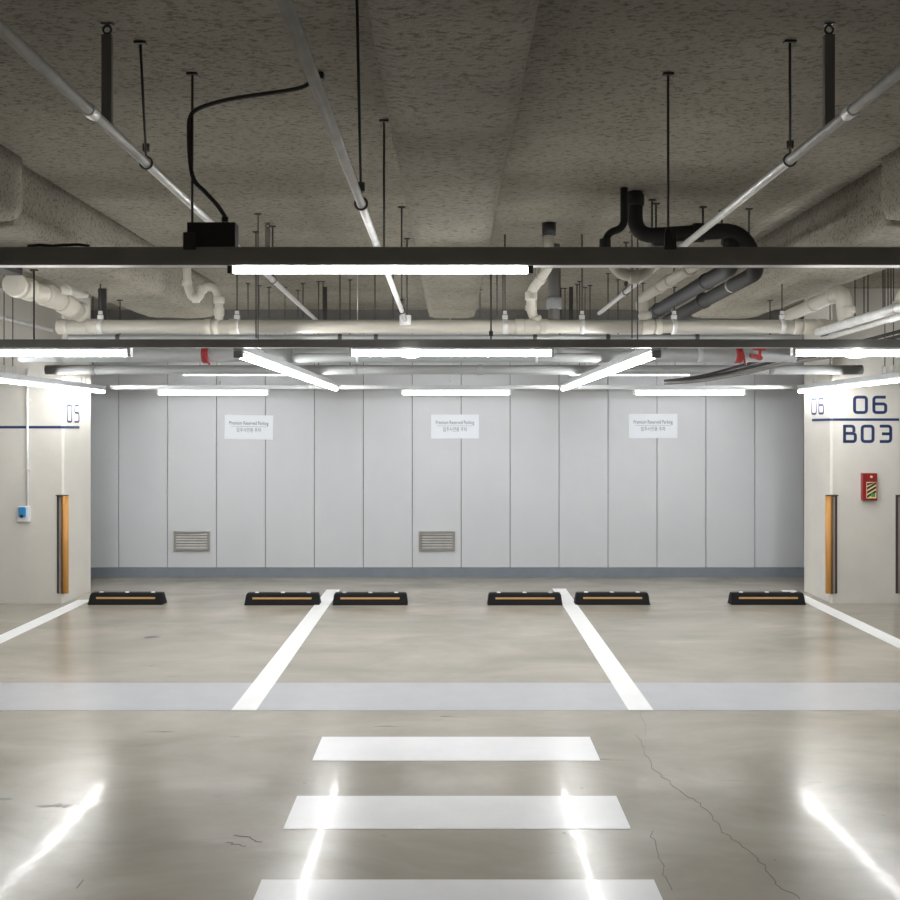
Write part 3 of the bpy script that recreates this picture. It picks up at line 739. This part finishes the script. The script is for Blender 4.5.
# dark plate far left
bm = B(); x0 = lx(-60,6.2); x1 = lx(24,6.2); box(bm, x0, x1, 5.68, 6.18, EYE+.955, EYE+.985, .003)
t = thing('cable_tray', 'black cable tray under ceiling at the far left edge', 'cable tray', (x0,5.93,EYE+.955)); obj('tray_base', bm, 'black', t)
bm = B(); box(bm, x0, x1, 5.68, 5.686, EYE+.985, EYE+1.02); box(bm, x0, x1, 6.174, 6.18, EYE+.985, EYE+1.02); obj('tray_side', bm, 'black', t)
rod(x0+.1, 5.93, EYE+.986, 'rod holding the black tray beyond left edge', 'tray rods', z1=CEIL)
rod(x1-.06, 5.93, EYE+.986, 'short rod holding the black tray at the left edge', 'tray rods', z1=BEAM-.012)
# left trap
Zt = 7.3
def S(px, py, Z=Zt): return P(px, py, Z)
pts = [Vector((S(187,240).x, Zt, CEIL-.002)), S(187,284), S(192,298), S(199,298), S(203,287), S(215,287), S(219,298), S(219,322)]
t = pipe('drain_trap', pts, .030, 'pvc', 'cream drain trap looping down into drain pipe at left', bend=.06, loc=S(219,322))
fittings(t, [(S(187,283),(0,0,1),.037,.04), (S(196,298),(1,0,0),.037,.05), (S(203,289),(.6,0,.8),.036,.03), (S(219,300),(0,0,1),.040,.05), (S(219,312),(0,0,1),.038,.06)])
# middle trap
pts = [Vector((S(549,225,6.9).x, 6.9, CEIL-.002)), S(549,266,6.9), S(531,292,7.1), S(531,312), S(538,324)]
t = pipe('drain_trap', pts, .034, 'pvc', 'cream drain trap dropping from ceiling right of the centre beam', bend=.05, loc=S(538,324))
bm = B(); tube(bm, [Vector((S(549,225,6.9).x, 6.9, CEIL-.09)), Vector((S(549,225,6.9).x, 6.9, CEIL-.002))], .048, 18); obj('ceiling_sleeve', bm, 'dkpipe', t)
fittings(t, [(S(549,264,6.9),(0,0,1),.042,.04),(S(540,279,7.0),(S(531,292,7.1)-S(549,266,6.9)),.041,.04),(S(531,296,7.1),(0,0,1),.044,.06),(S(531,308),(0,0,1),.042,.04),(S(536,320),(.3,0,-1),.044,.05)])
bm = B(); x = lx(554,7.7); tube(bm, [(x,7.7,zp+.075),(x,7.7,CEIL-.002)], .045, 18); 
o = obj('vent_pipe', bm, 'conc', None, (x,7.7,zp+.1), label='grey stub pipe standing behind the middle drain trap', category='pipe')
bm = B(); collar(bm, (x,7.7,zp+.22), (0,0,1), .058, .09); obj('coupling', bm, 'pipe_grey', o)
# white diagonal pipe right
Dm, D0, D1, D2 = P(655,256,6.1), P(700,262,5.85), P(641,299,7.3), P(646,322,7.3)
t = pipe('branch_drain_pipe', [Dm, D0, D1, D2], .036, 'pvc', 'cream branch pipe beside the charcoal pipes, dropping into drain pipe', bend=.06, loc=D2)
fittings(t, [(D0.lerp(D1,t_), D1-D0, .044, .05) for t_ in (.15,.45,.62)]+[(P(642,306,7.3),(0,0,1),.046,.06),(P(645,316,7.3),(.2,0,-1),.048,.05)])
# white bowl elbow and white fittings behind black pipe
t = thing('drain_trap', 'cream curved drain trap hanging below the black insulated pipe', 'pipe', P(632,275,6.0))
bm = B(); tube(bm, [P(606,249,5.95), P(611,262,6.14), P(622,275,6.14), P(645,276,6.14), P(652,262,6.14), P(655,237,6.05)], .036, 18, bend=.08); obj('pipe_run', bm, 'pvc', t)
fittings(t, [(P(634,277,6.14),(1,0,0),.043,.06),(P(655,250,6.14),(0,0,1),.044,.05)])
# black insulated pipe
rk = .046
K = [Vector((lx(635,6.0), 6.0, CEIL-.002)), P(635,233,6.0), P(742,235,5.8), Vector((1.78, 5.8, EYE+.92)), Vector((1.74, 8.14, EYE+.88)), Vector((1.74, 8.2, EYE+.67))]
K[1].z = K[2].z = EYE+1.16
t = tins = pipe('insulated_pipe', K, rk, 'insul', 'black insulated pipe dropping from ceiling and elbowing over the right side', bend=.12, loc=K[1])
for c, d in ((K[1]+Vector((.14,0,0)),(1,0,0)),(K[0]-Vector((0,0,.05)),(0,0,1)),(K[1].lerp(K[2],.6),(1,0,0)),(Vector((1.76,7.0,EYE+.905)),(0,1,0))):
    bm = B(); collar(bm, c, d, rk*1.22, .07); obj('coupling', bm, 'insul', t)
t = thing('insulated_pipe', 'thin black insulated pipe left of the thick black one', 'pipe', P(627,236,5.9))
K2 = [Vector((lx(624,5.9), 5.9, CEIL-.002)), P(624,228,5.9), P(607,233,5.9), P(605,250,5.9)]
bm = B(); tube(bm, K2, .022, 14, bend=.05); obj('pipe_run', bm, 'insul', t)
bm = B(); collar(bm, K2[-1]+Vector((0,0,.03)), (0,0,1), .034, .07); obj('coupling', bm, 'insul', t)
# charcoal pipe in depth
t = pipe('charcoal_pipe', [Vector((1.63,5.84,EYE+1.13)), Vector((1.63,5.84,EYE+.95)), Vector((1.63,8.14,EYE+.95)), Vector((1.63,8.2,EYE+.67))], .048, 'dkpipe', 'thick charcoal pipe running back beside the cream branch pipe', bend=.07,
         collars=[((1.63,6.4,EYE+.95),(0,1,0)),((1.63,7.9,EYE+.95),(0,1,0))])
bm = B(); collar(bm, (1.765,6.3,EYE+.912), (0,1,-.02), .046, .02); obj('cable_tie', bm, 'pvc', tins, label='cream tie')
# rods near black pipe
for px, yt, Z in ((652,210,6.2),(656,214,6.3),(703,213,6.4),(749,212,6.45),(722,219,6.5)):
    rod(lx(px,Z), Z, EYE+1.20, 'short rod from ceiling to the black insulated pipe', 'rods above the black insulated pipe', r=.006)

# right elbow group
t = thing('drain_elbow', 'thick cream elbow pipe turning down near right column top', 'pipe', P(846,328,7.1))
E = [P(786,317,8.6), P(843,291,7.1), P(846,330,7.1)]
bm = B(); tube(bm, E, .052, 22, bend=.10); obj('pipe_run', bm, 'pvc', t)
fittings(t, [(E[0].lerp(E[1],.55), E[1]-E[0], .060, .04),(E[0].lerp(E[1],.85), E[1]-E[0], .060, .05),(P(846,310,7.1),(0,0,1),.062,.05),(P(846,326,7.1),(0,0,1),.065,.05)])
t = thing('drain_elbow', 'cream vertical pipe stub at the right picture edge', 'pipe', P(903,312,6.6))
bm = B(); tube(bm, [P(903,312,6.6), P(903,296,6.6), P(935,284,6.4), P(990,284,6.4), Vector((P(990,284,6.4).x, 6.4, CEIL-.002))], .055, 20, bend=.08); obj('pipe_run', bm, 'pvc', t)
fittings(t, [(P(903,304,6.6),(0,0,1),.063,.04)])
pipe('conduit', [Vector((2.62,4.5,EYE+.735)), Vector((2.62,7.15,EYE+.70))], .030, 'galv', 'thick silver conduit at upper right running toward the drain pipe end', 'pipe', collars=[((2.62,5.9,EYE+.717),(0,1,0)),((2.62,6.6,EYE+.708),(0,1,0))])
pipe('conduit', [Vector((2.78,4.5,EYE+.735)), Vector((2.70,7.12,EYE+.67))], .022, 'galv', 'thinner silver conduit beside the thick one at upper right', 'pipe', collars=[((2.73,6.2,EYE+.692),(0,1,0))])
pipe('conduit', [Vector((3.55,5.0,EYE+.93)), Vector((3.55,9.6,EYE+.93))], .035, 'dkpipe', 'dark pipe behind the cream elbow at upper right', 'pipe')

# grey mains
pipe('fire_main_pipe', [(lx(20,8.2),8.2,EYE+.618),(lx(795,8.2),8.2,EYE+.618)], .062, 'pipe_grey', 'thick grey fire main crossing under the cream drain pipe', 'pipe',
     collars=[((lx(p,8.2),8.2,EYE+.618),(1,0,0)) for p in (60,290,560,700)], cr=1.1)
pipe('fire_main_pipe', [(lx(46,9.5),9.5,EYE+.572),(lx(862,9.5),9.5,EYE+.572)], .044, 'pipe_light', 'pale grey pipe lowest across the bay, in front of back wall', 'pipe',
     collars=[((lx(p,9.5),9.5,EYE+.572),(1,0,0)) for p in (93,355,480,618,748,771)], cr=1.12)
t = thing('capped_pipe', 'pale capped pipe section hanging behind the middle light bar', 'pipe', (lx(293,7.9),7.75,EYE+.565))
bm = B(); x0, x1 = lx(293,7.75), lx(601,7.75); tube(bm, [(x0,7.75,EYE+.56),(x0+.015,7.75,EYE+.56),(x0+.04,7.75,EYE+.56),(x1-.04,7.75,EYE+.56),(x1-.015,7.75,EYE+.56),(x1,7.75,EYE+.56)], .036, 20, radii=[.018,.030,.036,.036,.030,.018]); obj('pipe_run', bm, 'pipe_light', t)
for x in (x0+.5, x1-.5):
    bm = B(); collar(bm, (x,7.75,EYE+.56), (1,0,0), .039, .02); tube(bm, [(x,7.75,EYE+.6),(x,7.75,CEIL-.002)], .004, 6); obj('strap', bm, 'galv', t)
# rods for the mains
for px in (120,340,560,770):
    rod(lx(px,8.2), 8.2, EYE+.682, 'rod hanging the thick grey fire main', 'rods hanging the grey mains', z1=(BEAM-.012 if (2.3<abs(lx(px,8.2))<2.96 or abs(lx(px,8.2))<.24) else CEIL))
for px in (93,350,618,830):
    rod(lx(px,9.5), 9.5, EYE+.618, 'rod hanging the pale grey pipe', 'rods hanging the grey mains', z1=(BEAM-.012 if (2.3<abs(lx(px,9.5))<2.96 or abs(lx(px,9.5))<.24) else CEIL))
# red bands
def redband(px, Z, z, r, label):
    x = lx(px, Z); t = thing('red_pipe_band', label, 'pipe band', (x, Z, z), 'red bands on the grey fire main')
    bm = B(); collar(bm, (x,Z,z), (1,0,.0), r+.010, .055, 22); obj('band', bm, 'red', t)
    bm = B(); tube(bm, [(x+.01, Z-.02, z+.04), (x+.018, Z-r-.016, z+.01), (x+.03, Z-r-.02, z-.05), (x+.045, Z-.06, z-.085)], .009, 8); obj('tail', bm, 'red', t)
redband(206, 8.2, EYE+.618, .062, 'red band with tail around the grey main at left')
redband(738, 8.2, EYE+.618, .062, 'red band with tail around the grey main at right')
x, Z = lx(760,7.9), 7.9
t = thing('valve', 'red valve wheel beside the right end of grey main', 'valve', (x, Z, EYE+.60))
bm = B(); tube(bm, [(x+math.cos(a)*.05, Z+math.sin(a)*.05, EYE+.64) for a in [i*math.pi/10 for i in range(21)]], .009, 8); tube(bm, [(x-.05,Z,EYE+.64),(x+.05,Z,EYE+.64)], .006, 6); tube(bm, [(x,Z-.05,EYE+.64),(x,Z+.05,EYE+.64)], .006, 6); obj('hand_wheel', bm, 'red', t)
bm = B(); tube(bm, [(x,Z,EYE+.64),(x,Z,EYE+.56)], .012, 10); tube(bm, [(x,Z,EYE+.57),(x+.01,8.16,EYE+.61)], .022, 12); obj('valve_stem', bm, 'red', t)
# cable bundle lower right
for i in range(3):
    pts = [P(905-4*i,330+6*i,6.9), P(840,347+4*i,7.7), P(792,352+5*i,8.6), P(740,366+4*i,9.0), P(700,377+2*i,9.2), P(664,381+1*i,9.25)]
    bm = B(); tube(bm, fillet(pts, .4), .013 if i < 2 else .018, 10)
    obj('cable', bm, ['black','dkpipe','race'][i], None, pts[0], label=['black cable sagging from upper right across the grey pipes, topmost','charcoal cable sagging below the black one at right','grey flexible conduit sagging lowest of the cables at right'][i], category='cable', group='cables sagging at right')
for px, py, Z, lb in ((759,357,8.85,'cream tie loop on the sagging cables, left one'),(778,357,8.5,'cream tie loop on the sagging cables, right one')):
    c = P(px, py, Z); bm = B(); tube(bm, [c+Vector((0,math.cos(a)*.02,math.sin(a)*.03)) for a in [i*math.pi/8 for i in range(17)]], .006, 6)
    obj('cable_tie', bm, 'pvc', None, c, label=lb, category='cable tie')

# background rods behind the pipes
gb = 'thin rods hanging among the pipes at the back'
def brod(px, ytop, ybot, lab, r=.005):
    Z = 1.43*F/(VY-ytop)
    x = lx(px, Z)
    rod(x, Z, EYE+(VY-ybot)*Z/F, lab, gb, r=r)
for px, yt, yb in ((248,283,316),(259,285,318),(269,287,318),(298,290,318),(303,283,318),(323,281,318),(375,268,320),(393,273,318),(407,238,320)):
    brod(px, yt, yb, 'thin rod hanging among the pipes left of the centre beam')
for px, yt, yb in ((480,289,318),(497,262,318),(503,266,318),(561,288,320),(565,288,320),(577,284,320),(590,285,320),(608,273,322),(643,283,322),(655,288,322)):
    brod(px, yt, yb, 'thin rod hanging among the pipes right of the centre beam')
for px in (855,864,868,883,888,891):
    Z = 8.6; rod(lx(px,Z), Z, EYE+(VY-319)*Z/F, 'thin rod hanging behind the right ceiling beam', gb)
for px in (325,571):
    Z = 10.0; x = lx(px,Z); bm = B(); box(bm, x-.02, x+.02, Z-.012, Z+.012, EYE+1.08, CEIL-.001, .002)
    obj('strap_hanger', bm, 'rod', None, (x,Z,EYE+1.08), label='short dark square post under ceiling %s' % ('left of the centre beam' if px == 325 else 'right of the centre beam'), category='pipe hanger')
# rods for depth rows and high lights
for x, lb in ((-1.28,'rod above the left slanting light row'),(1.225,'rod above the right slanting light row')):
    for y in (6.6, 9.6): rod(x, y, ZD+.109, lb, 'rods above the light rows', r=.004)
for x, lb in ((-3.83,'rod above the light row beside left column'),(3.775,'rod above the light row beside right column')):
    for y in (8.55, 8.72): rod(x, y, ZD-.03+.109, lb, 'rods above the light rows', r=.004)
for px in (200,285,585,675): rod(lx(px,10), 10.0, ZH+.001, 'rod hanging a thin high light bar', 'rods hanging the high lights', r=.003)
for px, lb in ((219,'left far light'),(450,'middle far light'),(672,'right far light')):
    rod(lx(px,RF), RF+.02, ZF_+.043, 'rod hanging far raceway above the %s' % lb, 'rods hanging the far raceway', r=.004, m='galv', coup=True)

# ---------------------------------------------------------------- camera, world, view
cam = bpy.data.cameras.new('camera'); co = bpy.data.objects.new('camera', cam); C.objects.link(co)
co.location = (0,0,EYE); co.rotation_euler = (math.pi/2,0,0)
cam.sensor_width = 36; cam.sensor_fit = 'HORIZONTAL'; cam.lens = F/900*36
cam.shift_x = -(VX-450)/900; cam.shift_y = -(450-VY)/900; cam.clip_start = .05
bpy.context.scene.camera = co
w = bpy.data.worlds.new('world'); w.use_nodes = True; bpy.context.scene.world = w
w.node_tree.nodes['Background'].inputs[0].default_value = (.02,.02,.02,1); w.node_tree.nodes['Background'].inputs[1].default_value = 0
vs = bpy.context.scene.view_settings
vs.view_transform = 'Standard'; vs.look = 'None'; vs.gamma = 1; vs.exposure = 1.0; vs.use_curve_mapping = False
